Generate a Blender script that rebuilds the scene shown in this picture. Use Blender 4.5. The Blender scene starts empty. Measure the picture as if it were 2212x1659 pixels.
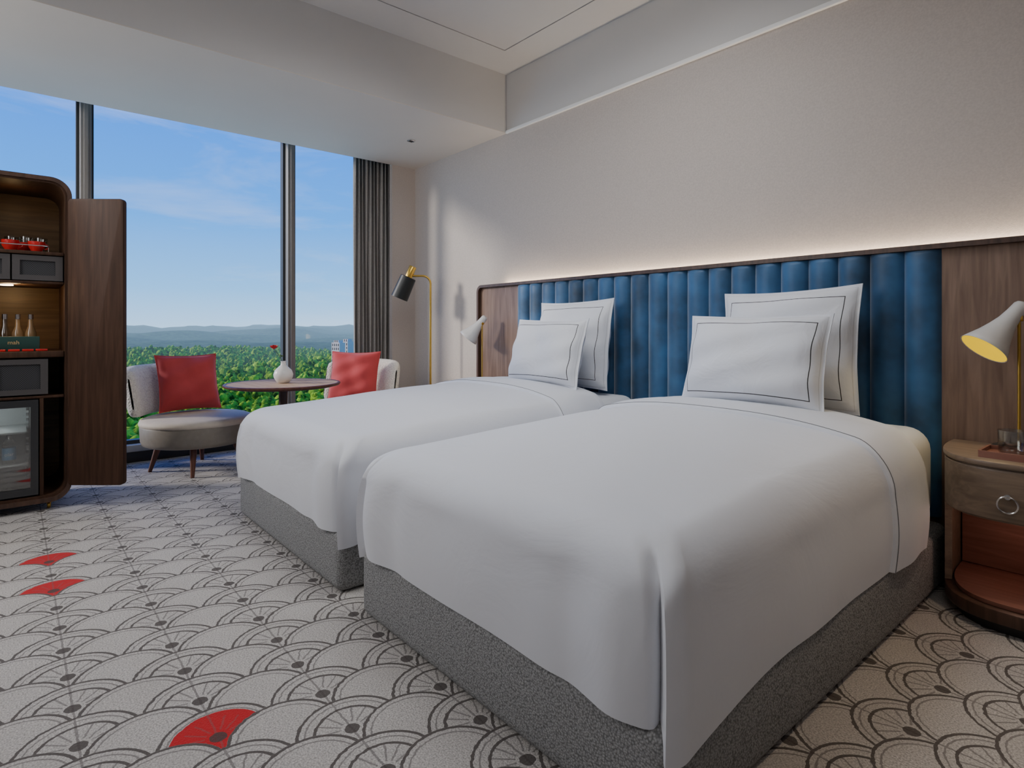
import bpy, bmesh, math, random
import numpy as np
from mathutils import Vector, Matrix, Euler
random.seed(3); np.random.seed(3)
PI=math.pi
scene=bpy.context.scene
COL=scene.collection
F=Vector((-0.7615,0.6481,0)); R=Vector((0.6481,0.7615,0))

# ---------------------------------------------------------------- materials
def setin(n,k,v):
    if k in n.inputs: n.inputs[k].default_value=v
def newmat(name):
    m=bpy.data.materials.new(name); m.use_nodes=True
    nt=m.node_tree; b=nt.nodes['Principled BSDF']
    return m,nt,b
def c4(c): return (c[0],c[1],c[2],1)
def mat(name,col,rough=.5,metal=0,noise=0,nscale=40,bump=0,bscale=200,emit=None,es=0,trans=0,sheen=0,coat=0,bdist=.002,spec=None):
    m,nt,b=newmat(name)
    setin(b,'Base Color',c4(col)); setin(b,'Roughness',rough); setin(b,'Metallic',metal)
    if spec is not None: setin(b,'Specular IOR Level',spec)
    if trans: setin(b,'Transmission Weight',trans)
    if sheen: setin(b,'Sheen Weight',sheen); setin(b,'Sheen Roughness',.4)
    if coat: setin(b,'Coat Weight',coat)
    if emit: setin(b,'Emission Color',c4(emit)); setin(b,'Emission Strength',es)
    tc=nt.nodes.new('ShaderNodeTexCoord')
    if noise:
        n=nt.nodes.new('ShaderNodeTexNoise'); n.inputs['Scale'].default_value=nscale; n.inputs['Detail'].default_value=4
        nt.links.new(tc.outputs['Object'],n.inputs['Vector'])
        r=nt.nodes.new('ShaderNodeValToRGB'); r.color_ramp.elements[0].position=.3; r.color_ramp.elements[1].position=.7
        r.color_ramp.elements[0].color=c4([x*(1-noise) for x in col]); r.color_ramp.elements[1].color=c4([min(1,x*(1+noise)) for x in col])
        nt.links.new(n.outputs['Fac'],r.inputs['Fac']); nt.links.new(r.outputs['Color'],b.inputs['Base Color'])
    if bump:
        n=nt.nodes.new('ShaderNodeTexNoise'); n.inputs['Scale'].default_value=bscale; n.inputs['Detail'].default_value=3
        nt.links.new(tc.outputs['Object'],n.inputs['Vector'])
        bp=nt.nodes.new('ShaderNodeBump'); bp.inputs['Strength'].default_value=bump; bp.inputs['Distance'].default_value=bdist
        nt.links.new(n.outputs['Fac'],bp.inputs['Height']); nt.links.new(bp.outputs['Normal'],b.inputs['Normal'])
    return m
def wood(name,ca,cb,grain='z',rough=.42,scale=3.0,spec=.5):
    m,nt,b=newmat(name)
    tc=nt.nodes.new('ShaderNodeTexCoord'); mp=nt.nodes.new('ShaderNodeMapping')
    s={'z':(14,14,1),'x':(1,14,14),'y':(14,1,14)}[grain]
    mp.inputs['Scale'].default_value=s
    nt.links.new(tc.outputs['Object'],mp.inputs['Vector'])
    n=nt.nodes.new('ShaderNodeTexNoise'); n.inputs['Scale'].default_value=scale; n.inputs['Detail'].default_value=8; n.inputs['Distortion'].default_value=.6
    nt.links.new(mp.outputs['Vector'],n.inputs['Vector'])
    r=nt.nodes.new('ShaderNodeValToRGB'); r.color_ramp.elements[0].position=.32; r.color_ramp.elements[1].position=.68
    r.color_ramp.elements[0].color=c4(ca); r.color_ramp.elements[1].color=c4(cb)
    nt.links.new(n.outputs['Fac'],r.inputs['Fac']); nt.links.new(r.outputs['Color'],b.inputs['Base Color'])
    setin(b,'Roughness',rough); setin(b,'Specular IOR Level',spec)
    bp=nt.nodes.new('ShaderNodeBump'); bp.inputs['Strength'].default_value=.15; bp.inputs['Distance'].default_value=.002
    nt.links.new(n.outputs['Fac'],bp.inputs['Height']); nt.links.new(bp.outputs['Normal'],b.inputs['Normal'])
    return m

M_wall=mat('wallcovering',(.50,.445,.405),.85,noise=.07,nscale=110,bump=.4,bscale=300)
M_white=mat('ceiling_paint',(.60,.585,.57),.8,noise=.01,nscale=3)
M_soff=mat('soffit_bounce_offset',(.66,.61,.55),.8,noise=.01,nscale=3)  # ceiling paint copy, colour warmed to cancel blue sky bounce on the underside
M_trim=mat('trim_paint',(.85,.84,.82),.6,noise=.01,nscale=3)
M_gap=mat('shadow_gap',(.03,.03,.03),.9)
M_sheet=mat('sheet_linen',(.72,.73,.76),.75,bump=.1,bscale=500)
M_velvet=mat('blue_velvet',(.022,.092,.205),.5,noise=.65,nscale=4.5,bump=.2,bscale=50,sheen=.9)
M_red=mat('red_velvet',(.56,.055,.058),.75,noise=.08,nscale=7,bump=.15,bscale=90,sheen=.4)
M_hwood=wood('headboard_walnut',(.155,.093,.065),(.26,.168,.12))
M_dwood=wood('dark_walnut',(.045,.022,.014),(.09,.046,.03))
M_cwood=wood('cabinet_walnut',(.038,.017,.009),(.072,.034,.019),rough=.6,spec=.25)
M_cin=wood('cabinet_interior_oak',(.10,.055,.02),(.18,.10,.04),'y')
M_nwood=wood('nightstand_oak',(.13,.092,.065),(.22,.16,.115),'x')
M_nred=wood('nightstand_interior_wood',(.16,.065,.045),(.25,.11,.08),'x')
M_leg=wood('leg_walnut',(.10,.035,.02),(.17,.065,.038))
M_tabletop=wood('tabletop_veneer',(.46,.31,.205),(.60,.43,.31),'x',rough=.75,spec=.12)
M_brass=mat('brushed_brass',(.70,.45,.10),.28,1,noise=.05)
M_black=mat('matte_black_metal',(.02,.022,.022),.45,.3)
M_dark=mat('black_plastic',(.015,.015,.017),.4)
M_chrome=mat('chrome',(.75,.75,.76),.15,1)
M_alu=mat('window_aluminium',(.21,.195,.18),.45,.2,noise=.03)
M_aludark=mat('window_frame_dark',(.045,.045,.045),.5,.2)
M_sill=mat('sill_stone',(.5,.5,.49),.4,noise=.04)
M_boucle=mat('cream_boucle',(.90,.83,.73),.95,noise=.16,nscale=90,bump=1,bscale=80,sheen=.3,bdist=.015)
M_leather=mat('taupe_leather',(.29,.255,.21),.45,noise=.06,nscale=30,bump=.2,bscale=250,spec=.35)
M_seat=mat('seat_leather_top',(.70,.61,.50),.6,noise=.04,nscale=30,bump=.15,bscale=250,spec=.2)
M_shadew=mat('lamp_white_enamel',(.70,.68,.65),.35,noise=.01)
M_glow=mat('lamp_yellow_inner',(.25,.14,.0),.7,emit=(1,.66,.0),es=.9,spec=.05)
M_goldin=mat('lamp_gold_inner',(.3,.16,.0),.6,emit=(1,.60,.0),es=.95,spec=.05)
M_cer=mat('white_ceramic',(.78,.77,.75),.35,noise=.02,nscale=20)
M_stem=mat('rose_stem',(.06,.14,.03),.6)
M_rose=mat('rose_petals',(.60,.01,.015),.6,noise=.3,nscale=40)
M_curtain=mat('curtain_weave',(.34,.32,.30),.85,noise=.08,nscale=60,bump=.2,bscale=300)
M_cupred=mat('red_glaze',(.55,.02,.02),.25,noise=.03)
M_mesh=mat('cabinet_drawer_grey',(.065,.058,.058),.5)
M_amber=mat('amber_bottle_glass',(.22,.14,.07),.12,noise=.05,coat=.5)
M_teagreen=mat('tea_box_green',(.015,.06,.05),.4)
M_gold=mat('gold_print',(.6,.45,.2),.4)
M_fridgein=mat('fridge_white_liner',(.62,.66,.66),.4)
M_blue=mat('blue_bottle_label',(.05,.22,.42),.3)
M_letter=mat('white_print',(.8,.85,.9),.5)
M_ledw=mat('led_diffuser',(1,.9,.75),.5,emit=(1,.82,.6),es=6)
M_pip=mat('piping_grey',(.16,.16,.17),.7)

def linen():
    m,nt,b=newmat('white_linen')
    setin(b,'Base Color',(.735,.75,.80,1)); setin(b,'Roughness',.75); setin(b,'Sheen Weight',.12)
    tc=nt.nodes.new('ShaderNodeTexCoord')
    n=nt.nodes.new('ShaderNodeTexNoise'); n.inputs['Scale'].default_value=2.6; n.inputs['Detail'].default_value=5; n.inputs['Distortion'].default_value=1.2
    nt.links.new(tc.outputs['Object'],n.inputs['Vector'])
    bp=nt.nodes.new('ShaderNodeBump'); bp.inputs['Strength'].default_value=.3; bp.inputs['Distance'].default_value=.03
    nt.links.new(n.outputs['Fac'],bp.inputs['Height'])
    n2=nt.nodes.new('ShaderNodeTexNoise'); n2.inputs['Scale'].default_value=700
    nt.links.new(tc.outputs['Object'],n2.inputs['Vector'])
    b2=nt.nodes.new('ShaderNodeBump'); b2.inputs['Strength'].default_value=.1; b2.inputs['Distance'].default_value=.001
    nt.links.new(n2.outputs['Fac'],b2.inputs['Height']); nt.links.new(bp.outputs['Normal'],b2.inputs['Normal'])
    nt.links.new(b2.outputs['Normal'],b.inputs['Normal'])
    return m
M_linen=linen()
def glassmat(name,tint=(1,1,1),g=.06):
    m=bpy.data.materials.new(name); m.use_nodes=True; nt=m.node_tree; nt.nodes.clear()
    o=nt.nodes.new('ShaderNodeOutputMaterial'); mx=nt.nodes.new('ShaderNodeMixShader')
    t=nt.nodes.new('ShaderNodeBsdfTransparent'); t.inputs['Color'].default_value=c4(tint)
    gl=nt.nodes.new('ShaderNodeBsdfGlossy'); gl.inputs['Roughness'].default_value=.03
    mx.inputs[0].default_value=g
    nt.links.new(t.outputs[0],mx.inputs[1]); nt.links.new(gl.outputs[0],mx.inputs[2]); nt.links.new(mx.outputs[0],o.inputs[0])
    return m
M_glass=glassmat('window_glass',(.99,.995,1),.004)
M_tumbler=glassmat('clear_glass',(.86,.87,.86),.16)

def weave():
    m,nt,b=newmat('grey_woven_upholstery')
    tc=nt.nodes.new('ShaderNodeTexCoord')
    v=nt.nodes.new('ShaderNodeTexVoronoi'); v.inputs['Scale'].default_value=190
    nt.links.new(tc.outputs['Object'],v.inputs['Vector'])
    r=nt.nodes.new('ShaderNodeValToRGB'); r.color_ramp.elements[0].color=(.45,.45,.45,1); r.color_ramp.elements[1].color=(.15,.15,.15,1)
    r.color_ramp.elements[1].position=.8
    nt.links.new(v.outputs['Distance'],r.inputs['Fac']); nt.links.new(r.outputs['Color'],b.inputs['Base Color'])
    bp=nt.nodes.new('ShaderNodeBump'); bp.inputs['Strength'].default_value=.5; bp.inputs['Distance'].default_value=.004; bp.invert=True
    nt.links.new(v.outputs['Distance'],bp.inputs['Height']); nt.links.new(bp.outputs['Normal'],b.inputs['Normal'])
    setin(b,'Roughness',.9); return m
M_weave=weave()

class X:
    nt=None
    def __init__(s,v): s.v=v
    @staticmethod
    def op(o,a,b=None,c=None):
        n=X.nt.nodes.new('ShaderNodeMath'); n.operation=o
        for i,q in enumerate((a,b,c)):
            if q is None: continue
            if isinstance(q,X): X.nt.links.new(q.v,n.inputs[i])
            else: n.inputs[i].default_value=q
        return X(n.outputs[0])
    def __add__(s,o): return X.op('ADD',s,o)
    def __sub__(s,o): return X.op('SUBTRACT',s,o)
    def __rsub__(s,o): return X.op('SUBTRACT',o,s)
    def __mul__(s,o): return X.op('MULTIPLY',s,o)
    def lt(s,o): return X.op('LESS_THAN',s,o)
    def gt(s,o): return X.op('GREATER_THAN',s,o)
    def abs(s): return X.op('ABSOLUTE',s)
    def fm(s,o): return X.op('FLOORED_MODULO',s,o)
    def mx(s,o): return X.op('MAXIMUM',s,o)
    def mn(s,o): return X.op('MINIMUM',s,o)
def sel(c,a,b): return (c*a)+((1-c)*b)
def mixc(nt,fac,a,b):
    n=nt.nodes.new('ShaderNodeMix'); n.data_type='RGBA'
    nt.links.new(fac.v,n.inputs[0])
    for i,q in ((6,a),(7,b)):
        if isinstance(q,tuple): n.inputs[i].default_value=c4(q)
        else: nt.links.new(q,n.inputs[i])
    return n.outputs[2]
def carpet():
    m,nt,b=newmat('scallop_carpet'); X.nt=nt
    g=nt.nodes.new('ShaderNodeNewGeometry')
    wn=nt.nodes.new('ShaderNodeTexNoise'); wn.inputs['Scale'].default_value=60; nt.links.new(g.outputs['Position'],wn.inputs['Vector'])
    sp=nt.nodes.new('ShaderNodeSeparateXYZ'); nt.links.new(g.outputs['Position'],sp.inputs[0])
    jit=(X(wn.outputs['Fac'])-.5)*.008
    px=X(sp.outputs[0])+jit; py=X(sp.outputs[1])+jit
    D2=.194; W=.28; Rr=.142; X0=-1.663; Y0=.411
    def lat(ox,oy):
        u=(px-(X0+ox)).fm(D2)
        yl=((py-(Y0+oy-W/2)).fm(W))-W/2
        o1=D2-u; o2=u*-1.0
        yy=yl*yl
        r1=X.op('SQRT',o1*o1+yy); r2=X.op('SQRT',o2*o2+yy)
        i1=r1.lt(Rr); i2=r2.lt(Rr)
        o=sel(i1,o1,sel(i2,o2,-9.0))
        return o,yl
    oa,ya=lat(0,0); ob,yb=lat(D2/2,W/2)
    useB=ob.gt(oa); isA=1-useB
    o=oa.mx(ob); yl=sel(useB,yb,ya)
    r=X.op('SQRT',o*o+yl*yl)
    def ring(r0,w): return ((r-r0).abs()).lt(w)
    th=X.op('ARCTAN2',yl,o)
    out=ring(Rr-.0045,.0043)
    in1=ring(Rr-.048,.0042)*isA
    in2=ring(Rr-.023,.0024)
    dot=r.lt(.020)*isA
    lines=out.mx(in1).mx(dot)
    cx=px+o; cy=py-yl
    red=None
    for (a,c) in ((-1.663,.411),(X0-7*D2,Y0-W),(X0-9*D2,Y0-W)):
        q=((cx-a).abs()).lt(.06)*((cy-c).abs()).lt(.06)
        red=q if red is None else red.mx(q)
    red=red*r.lt(Rr-.028)*isA
    step=PI/7.5
    ad=((th+step/2).fm(step)-step/2).abs()*r
    rays=ad.lt(.0026)*r.gt(.030)*r.lt(.090)*isA*(th.abs().lt(1.9))
    stem=(ya.abs()).lt(.0030)
    soft=rays.mx(stem).mx(in2)*(1-red*.5)
    n=nt.nodes.new('ShaderNodeTexNoise'); n.inputs['Scale'].default_value=210; n.inputs['Detail'].default_value=3
    nt.links.new(g.outputs['Position'],n.inputs['Vector'])
    rp=nt.nodes.new('ShaderNodeValToRGB'); rp.color_ramp.elements[0].position=.35; rp.color_ramp.elements[1].position=.65
    rp.color_ramp.elements[0].color=(.31,.288,.268,1); rp.color_ramp.elements[1].color=(.64,.602,.567,1)
    nt.links.new(n.outputs['Fac'],rp.inputs['Fac'])
    n3=nt.nodes.new('ShaderNodeTexNoise'); n3.inputs['Scale'].default_value=5; n3.inputs['Detail'].default_value=5
    nt.links.new(g.outputs['Position'],n3.inputs['Vector'])
    c=mixc(nt,(X(n3.outputs['Fac'])-.35)*.8,rp.outputs['Color'],(.37,.34,.31))
    c=mixc(nt,red,c,(.50,.003,.007))
    c=mixc(nt,soft*.68,c,(.13,.115,.108))
    c=mixc(nt,lines*.90*(1-red*in1),c,(.055,.042,.036))
    nt.links.new(c,b.inputs['Base Color'])
    setin(b,'Roughness',.95); setin(b,'Sheen Weight',.1)
    bp=nt.nodes.new('ShaderNodeBump'); bp.inputs['Strength'].default_value=.6; bp.inputs['Distance'].default_value=.005
    nt.links.new(n.outputs['Fac'],bp.inputs['Height']); nt.links.new(bp.outputs['Normal'],b.inputs['Normal'])
    return m
M_carpet=carpet()

def pillowmat(w,h,inset=.068):
    m,nt,b=newmat('pillowcase_piped'); X.nt=nt
    uv=nt.nodes.new('ShaderNodeUVMap'); sp=nt.nodes.new('ShaderNodeSeparateXYZ'); nt.links.new(uv.outputs[0],sp.inputs[0])
    dx=w/2-((X(sp.outputs[0])-.5)*w).abs(); dy=h/2-((X(sp.outputs[1])-.5)*h).abs()
    q=dx.mn(dy)
    l=((q-inset).abs()).lt(.0018)
    l2=((q-.016).abs()).lt(.0012)
    c=mixc(nt,l,(.76,.775,.82),(.03,.028,.03))
    c=mixc(nt,l2*.35,c,(.3,.3,.3))
    nt.links.new(c,b.inputs['Base Color']); setin(b,'Roughness',.75)
    tc=nt.nodes.new('ShaderNodeTexCoord')
    n=nt.nodes.new('ShaderNodeTexNoise'); n.inputs['Scale'].default_value=7; n.inputs['Detail'].default_value=4; n.inputs['Distortion'].default_value=1; nt.links.new(tc.outputs['Object'],n.inputs['Vector'])
    bp=nt.nodes.new('ShaderNodeBump'); bp.inputs['Strength'].default_value=.45; bp.inputs['Distance'].default_value=.022
    nt.links.new(n.outputs['Fac'],bp.inputs['Height']); nt.links.new(bp.outputs['Normal'],b.inputs['Normal'])
    return m

# ---------------------------------------------------------------- mesh helpers
class B:
    def __init__(s): s.bm=bmesh.new()
    def add(s,t,M=None):
        if M is not None: bmesh.ops.transform(t,matrix=M,verts=t.verts)
        me=bpy.data.meshes.new('t'); t.to_mesh(me); s.bm.from_mesh(me); bpy.data.meshes.remove(me); t.free(); return s
    def box(s,x0,x1,y0,y1,z0,z1,bev=0,seg=3,M=None):
        t=bmesh.new(); bmesh.ops.create_cube(t,size=1)
        for v in t.verts: v.co=Vector(((x0+x1)/2+v.co.x*(x1-x0),(y0+y1)/2+v.co.y*(y1-y0),(z0+z1)/2+v.co.z*(z1-z0)))
        if bev: bmesh.ops.bevel(t,geom=list(t.edges),offset=bev,segments=seg,affect='EDGES',profile=.5)
        return s.add(t,M)
    def lathe(s,prof,n=40,M=None):
        t=bmesh.new(); rings=[]
        for r,z in prof:
            if r<1e-6: rings.append([t.verts.new((0,0,z))])
            else: rings.append([t.verts.new((r*math.cos(2*PI*i/n),r*math.sin(2*PI*i/n),z)) for i in range(n)])
        for a,b in zip(rings[:-1],rings[1:]):
            for i in range(n):
                j=(i+1)%n
                if len(a)==1 and len(b)==1: continue
                if len(a)==1: t.faces.new((a[0],b[j],b[i]))
                elif len(b)==1: t.faces.new((a[i],a[j],b[0]))
                else: t.faces.new((a[i],a[j],b[j],b[i]))
        bmesh.ops.recalc_face_normals(t,faces=t.faces)
        return s.add(t,M)
    def tube(s,pts,r,n=12,M=None,closed=False):
        t=bmesh.new(); pts=[Vector(p) for p in pts]; N=len(pts)
        rr=r if isinstance(r,(list,tuple)) else [r]*N
        rings=[]; up=None
        for i,p in enumerate(pts):
            if closed: d=(pts[(i+1)%N]-pts[i-1]).normalized()
            else: d=(pts[min(i+1,N-1)]-pts[max(i-1,0)]).normalized()
            if up is None: up=Vector((0,0,1)) if abs(d.z)<.9 else Vector((1,0,0))
            a=d.cross(up).normalized(); up=a.cross(d).normalized()
            rings.append([t.verts.new(p+rr[i]*(a*math.cos(2*PI*k/n)+up*math.sin(2*PI*k/n))) for k in range(n)])
        prs=list(zip(rings[:-1],rings[1:]))
        if closed: prs.append((rings[-1],rings[0]))
        for a,b in prs:
            for k in range(n): t.faces.new((a[k],a[(k+1)%n],b[(k+1)%n],b[k]))
        if not closed: t.faces.new(rings[0][::-1]); t.faces.new(rings[-1])
        bmesh.ops.recalc_face_normals(t,faces=t.faces)
        return s.add(t,M)
    def prism(s,poly,z0,z1,bev=0,M=None):
        t=bmesh.new(); lo=[t.verts.new((x,y,z0)) for x,y in poly]; hi=[t.verts.new((x,y,z1)) for x,y in poly]
        n=len(poly)
        a=t.faces.new(lo[::-1]); c=t.faces.new(hi)
        for i in range(n): t.faces.new((lo[i],lo[(i+1)%n],hi[(i+1)%n],hi[i]))
        bmesh.ops.recalc_face_normals(t,faces=t.faces)
        if bev:
            bmesh.ops.bevel(t,geom=list(a.edges)+list(c.edges),offset=bev,segments=2,affect='EDGES',profile=.5)
        return s.add(t,M)
    def strip(s,outer,inner,z0,z1,M=None,closed=True):
        t=bmesh.new(); n=len(outer)
        L=[[t.verts.new((x,y,z)) for x,y in pl] for pl,z in ((outer,z0),(outer,z1),(inner,z1),(inner,z0))]
        rng=range(n) if closed else range(n-1)
        for i in rng:
            j=(i+1)%n
            for k in range(4):
                a=L[k]; b=L[(k+1)%4]
                t.faces.new((a[i],a[j],b[j],b[i]))
        if not closed:
            t.faces.new([L[k][0] for k in range(4)]); t.faces.new([L[k][-1] for k in range(4)][::-1])
        bmesh.ops.recalc_face_normals(t,faces=t.faces)
        return s.add(t,M)
    def grid(s,P,closeU=False,M=None):
        t=bmesh.new(); V=[[t.verts.new(p) for p in row] for row in P]
        for a,b in zip(V[:-1],V[1:]):
            m=len(a)
            for i in range(m if closeU else m-1):
                j=(i+1)%m
                try: t.faces.new((a[i],a[j],b[j],b[i]))
                except ValueError: pass
        return s.add(t,M)
    def obj(s,name,m,parent=None,loc=(0,0,0),rot=(0,0,0),ang=35,label=None,flat=False,recalc=False):
        if recalc: bmesh.ops.recalc_face_normals(s.bm,faces=s.bm.faces)
        me=bpy.data.meshes.new(name); s.bm.to_mesh(me); s.bm.free()
        me.materials.append(m)
        if not flat:
            me.polygons.foreach_set('use_smooth',[True]*len(me.polygons))
            me.set_sharp_from_angle(angle=math.radians(ang))
        o=bpy.data.objects.new(name,me); COL.objects.link(o)
        o.location=loc; o.rotation_euler=rot
        if parent: o.parent=parent
        if label: o['label']=label
        return o
def thing(name,label,cat,loc,rz=0,group=None):
    e=bpy.data.objects.new(name,None); e.empty_display_size=.1; COL.objects.link(e)
    e.location=loc; e.rotation_euler=(0,0,rz); tag(e,label,cat,group); return e
def tag(o,label,cat,group=None):
    o['label']=label; o['category']=cat
    if group: o['group']=group
    return o
def struct(o): o['kind']='structure'; return o
def lettering(txt,size,align,m,parent,loc,rot):
    cv=bpy.data.curves.new('lettering','FONT'); cv.body=txt; cv.size=size; cv.extrude=.0004; cv.align_x=align
    t=bpy.data.objects.new('tmp_text',cv); COL.objects.link(t)
    me=bpy.data.meshes.new_from_object(t); bpy.data.objects.remove(t)
    me.materials.clear(); me.materials.append(m)
    o=bpy.data.objects.new('lettering',me); COL.objects.link(o); o.parent=parent; o.location=loc; o.rotation_euler=rot
    return o
def rrect(x0,x1,y0,y1,r,n=8):
    p=[]
    for cx,cy,a in ((x1-r,y1-r,0),(x0+r,y1-r,90),(x0+r,y0+r,180),(x1-r,y0+r,270)):
        for i in range(n+1):
            t=math.radians(a+90*i/n); p.append((cx+r*math.cos(t),cy+r*math.sin(t)))
    return p
def alignZ(vec,loc=(0,0,0)):
    return Matrix.Translation(loc)@Vector(vec).to_track_quat('Z','Y').to_matrix().to_4x4()
MYZ=Matrix(((0,0,1,0),(1,0,0,0),(0,1,0,0),(0,0,0,1)))
MXZ=Matrix(((1,0,0,0),(0,0,1,0),(0,1,0,0),(0,0,0,1)))

# ---------------------------------------------------------------- room shell
YW=3.13; XW=-5.2; XB=2.2; YL=-1.7; ZS=2.68; ZC=3.16
struct(B().box(-5.75,XB,YL,YW,-.2,0).obj('floor',M_carpet,flat=True))
struct(B().box(XW-.55,XB+.15,YW,YW+.15,0,2.9).obj('wall_right',M_wall,flat=True))
struct(B().box(-3.74,XB+.15,YW-.004,YW+.15,ZS,ZC+.2).obj('wall_right_upper',M_white,flat=True))
struct(B().box(-3.74,XB,YW-.02,YW,ZS-.006,ZS+.018,.003).obj('trim_1',M_trim))
struct(B().box(XB,XB+.15,YL,YW,0,ZC+.2).obj('wall_front',M_wall,flat=True))
struct(B().box(-5.75,XB+.15,YL-.15,YL,0,ZC+.2).obj('wall_left',M_wall,flat=True))
struct(B().box(-5.255,XW,2.87,YW,0,ZS).box(-5.75,-5.48,2.87,YW,0,2.9).obj('wall_back',M_wall,flat=True))
struct(B().box(XW,-3.74,YL,YW,ZS+.006,ZC+.2).box(-5.75,XW,YL,YW,2.9,ZC+.2).box(-5.255,XW,2.87,YW,ZS,2.9).obj('ceiling_beam',M_white,flat=True))
struct(B().box(XW,-3.74,YL,YW,ZS,ZS+.006).obj('ceiling_soffit',M_soff,flat=True))
gx0,gy1=-3.41,2.83; gx1,gy0=1.8,-1.4; g=.010
bb=B()
bb.box(-3.74,XB,gy1+g,YW,ZC,ZC+.03).box(-3.74,XB,YL,gy0-g,ZC,ZC+.03)
bb.box(-3.74,gx0-g,gy0-g,gy1+g,ZC,ZC+.03).box(gx1+g,XB,gy0-g,gy1+g,ZC,ZC+.03).box(gx0,gx1,gy0,gy1,ZC,ZC+.03)
struct(bb.obj('ceiling',M_white,flat=True))
struct(B().box(-3.74,XB,YL,YW,ZC+.031,ZC+.2).obj('ceiling_void',M_gap,flat=True))
struct(B().box(-3.5,XB,YW-.012,YW,0,.08,.002).obj('baseboard_right',M_hwood))
struct(B().box(-5.72,-5.50,YL,2.87,0,.085,.004).obj('trim_2',M_aludark))
struct(B().box(-5.72,-5.485,YL,2.87,.085,.14,.006).obj('trim_3',M_sill))
mull=[-1.12,.43,1.98]
for i,y in enumerate(mull):
    struct(B().box(-5.63,-5.475,y-.035,y+.035,.14,2.9,.004).box(-5.472,-5.456,y-.014,y+.014,.14,2.9,.002).obj('trim_%d'%(4+i),M_alu))
edges=[YL+.0,-1.12,.43,1.98,2.87]
for i in range(4):
    a,b_=edges[i]+.035,edges[i+1]-.035
    fr=B(); o=[(a,.14),(b_,.14),(b_,2.9),(a,2.9)]; q=[(a+.02,.17),(b_-.02,.17),(b_-.02,2.87),(a+.02,2.87)]
    fr.strip(o,q,-5.62,-5.55,M=MYZ)
    w=struct(fr.obj('window_%d'%(i+1),M_aludark,flat=True))
    gl=B().box(-5.59,-5.582,a+.015,b_-.015,.165,2.875).obj('glass',M_glass,parent=w,flat=True)

P=[]
ny=220
for k in range(7):
    z=.015+(2.86-.015)*k/6; row=[]
    for i in range(ny+1):
        y=2.53+.53*i/ny; ph=i/ny*2*PI*13
        row.append((-5.355+.030*math.sin(ph)*(1+.1*math.sin(k*1.3))+.006*math.sin(ph*2.3+k*.4),y+.004*math.sin(ph*1.3+k),z))
    P.append(row)
cu=B().grid(P).obj('curtain',M_curtain,ang=80)
tag(cu,'floor-length grey-brown pleated curtain gathered beside the window','curtain')
md=cu.modifiers.new('s','SOLIDIFY'); md.thickness=.004
dl=thing('recessed_downlight','small round recessed downlight set in the white soffit','downlight',(-4.42,2.62,ZS-.004))
B().lathe([(.022,.002),(.034,.002),(.034,-.002),(.028,-.005),(.022,-.002)],32).obj('trim_ring',M_chrome,dl)
B().lathe([(0,.0),(.021,0),(.021,.003),(0,.003)],24).obj('lens',M_dark,dl)

# ---------------------------------------------------------------- headboard
hx0,hx1=-4.03,.35; bx0,bx1=-3.516,-.732; HT=1.43
HB=thing('headboard','long walnut headboard with blue velvet channel-tufted panel','headboard',(-1.8,3.07,0))
ox=1.8
B().box(hx0+ox+.02,hx1+ox,-.01,.03,0,HT-.02,.003).obj('wood_panel',M_hwood,HB)
n=10; outer=[(hx0+ox,0)]; inner=[(hx0+ox+.022,0)]
r=.06
for i in range(n+1):
    t=PI-PI/2*i/n
    outer.append((hx0+ox+r+r*math.cos(t),HT-r+r*math.sin(t))); inner.append((hx0+ox+r+(r-.022)*math.cos(t),HT-r+(r-.022)*math.sin(t)))
outer.append((hx1+ox,HT)); inner.append((hx1+ox,HT-.022))
B().strip(outer,inner,-.04,.035,M=MXZ,closed=False).obj('frame_rail',M_dwood,HB,ang=30)
nc=20; cw=(bx1-bx0)/nc
P=[]
cols=[]
for i in range(nc):
    for k in range(14):
        cols.append((bx0+ox+cw*(i+k/14), abs(math.sin(PI*k/14))**.6))
cols.append((bx1+ox,0))
zs=[.25]+[.3+.06*i for i in range(18)]+[1.385,1.398,1.404,1.407]
for z in zs:
    e=1 if z<1.385 else max(0,1-((z-1.385)/.026)**2)**.5
    P.append([(x,-.008-(.002+.040*h)*e-.0016*h*math.sin(z*31+x*23),z) for x,h in cols])
B().grid(P).obj('velvet_panel',M_velvet,HB,ang=80,recalc=False)
B().box(hx0+ox+.08,hx1+ox,.040,.052,1.385,1.392).obj('led_strip',M_ledw,HB,flat=True)

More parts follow.
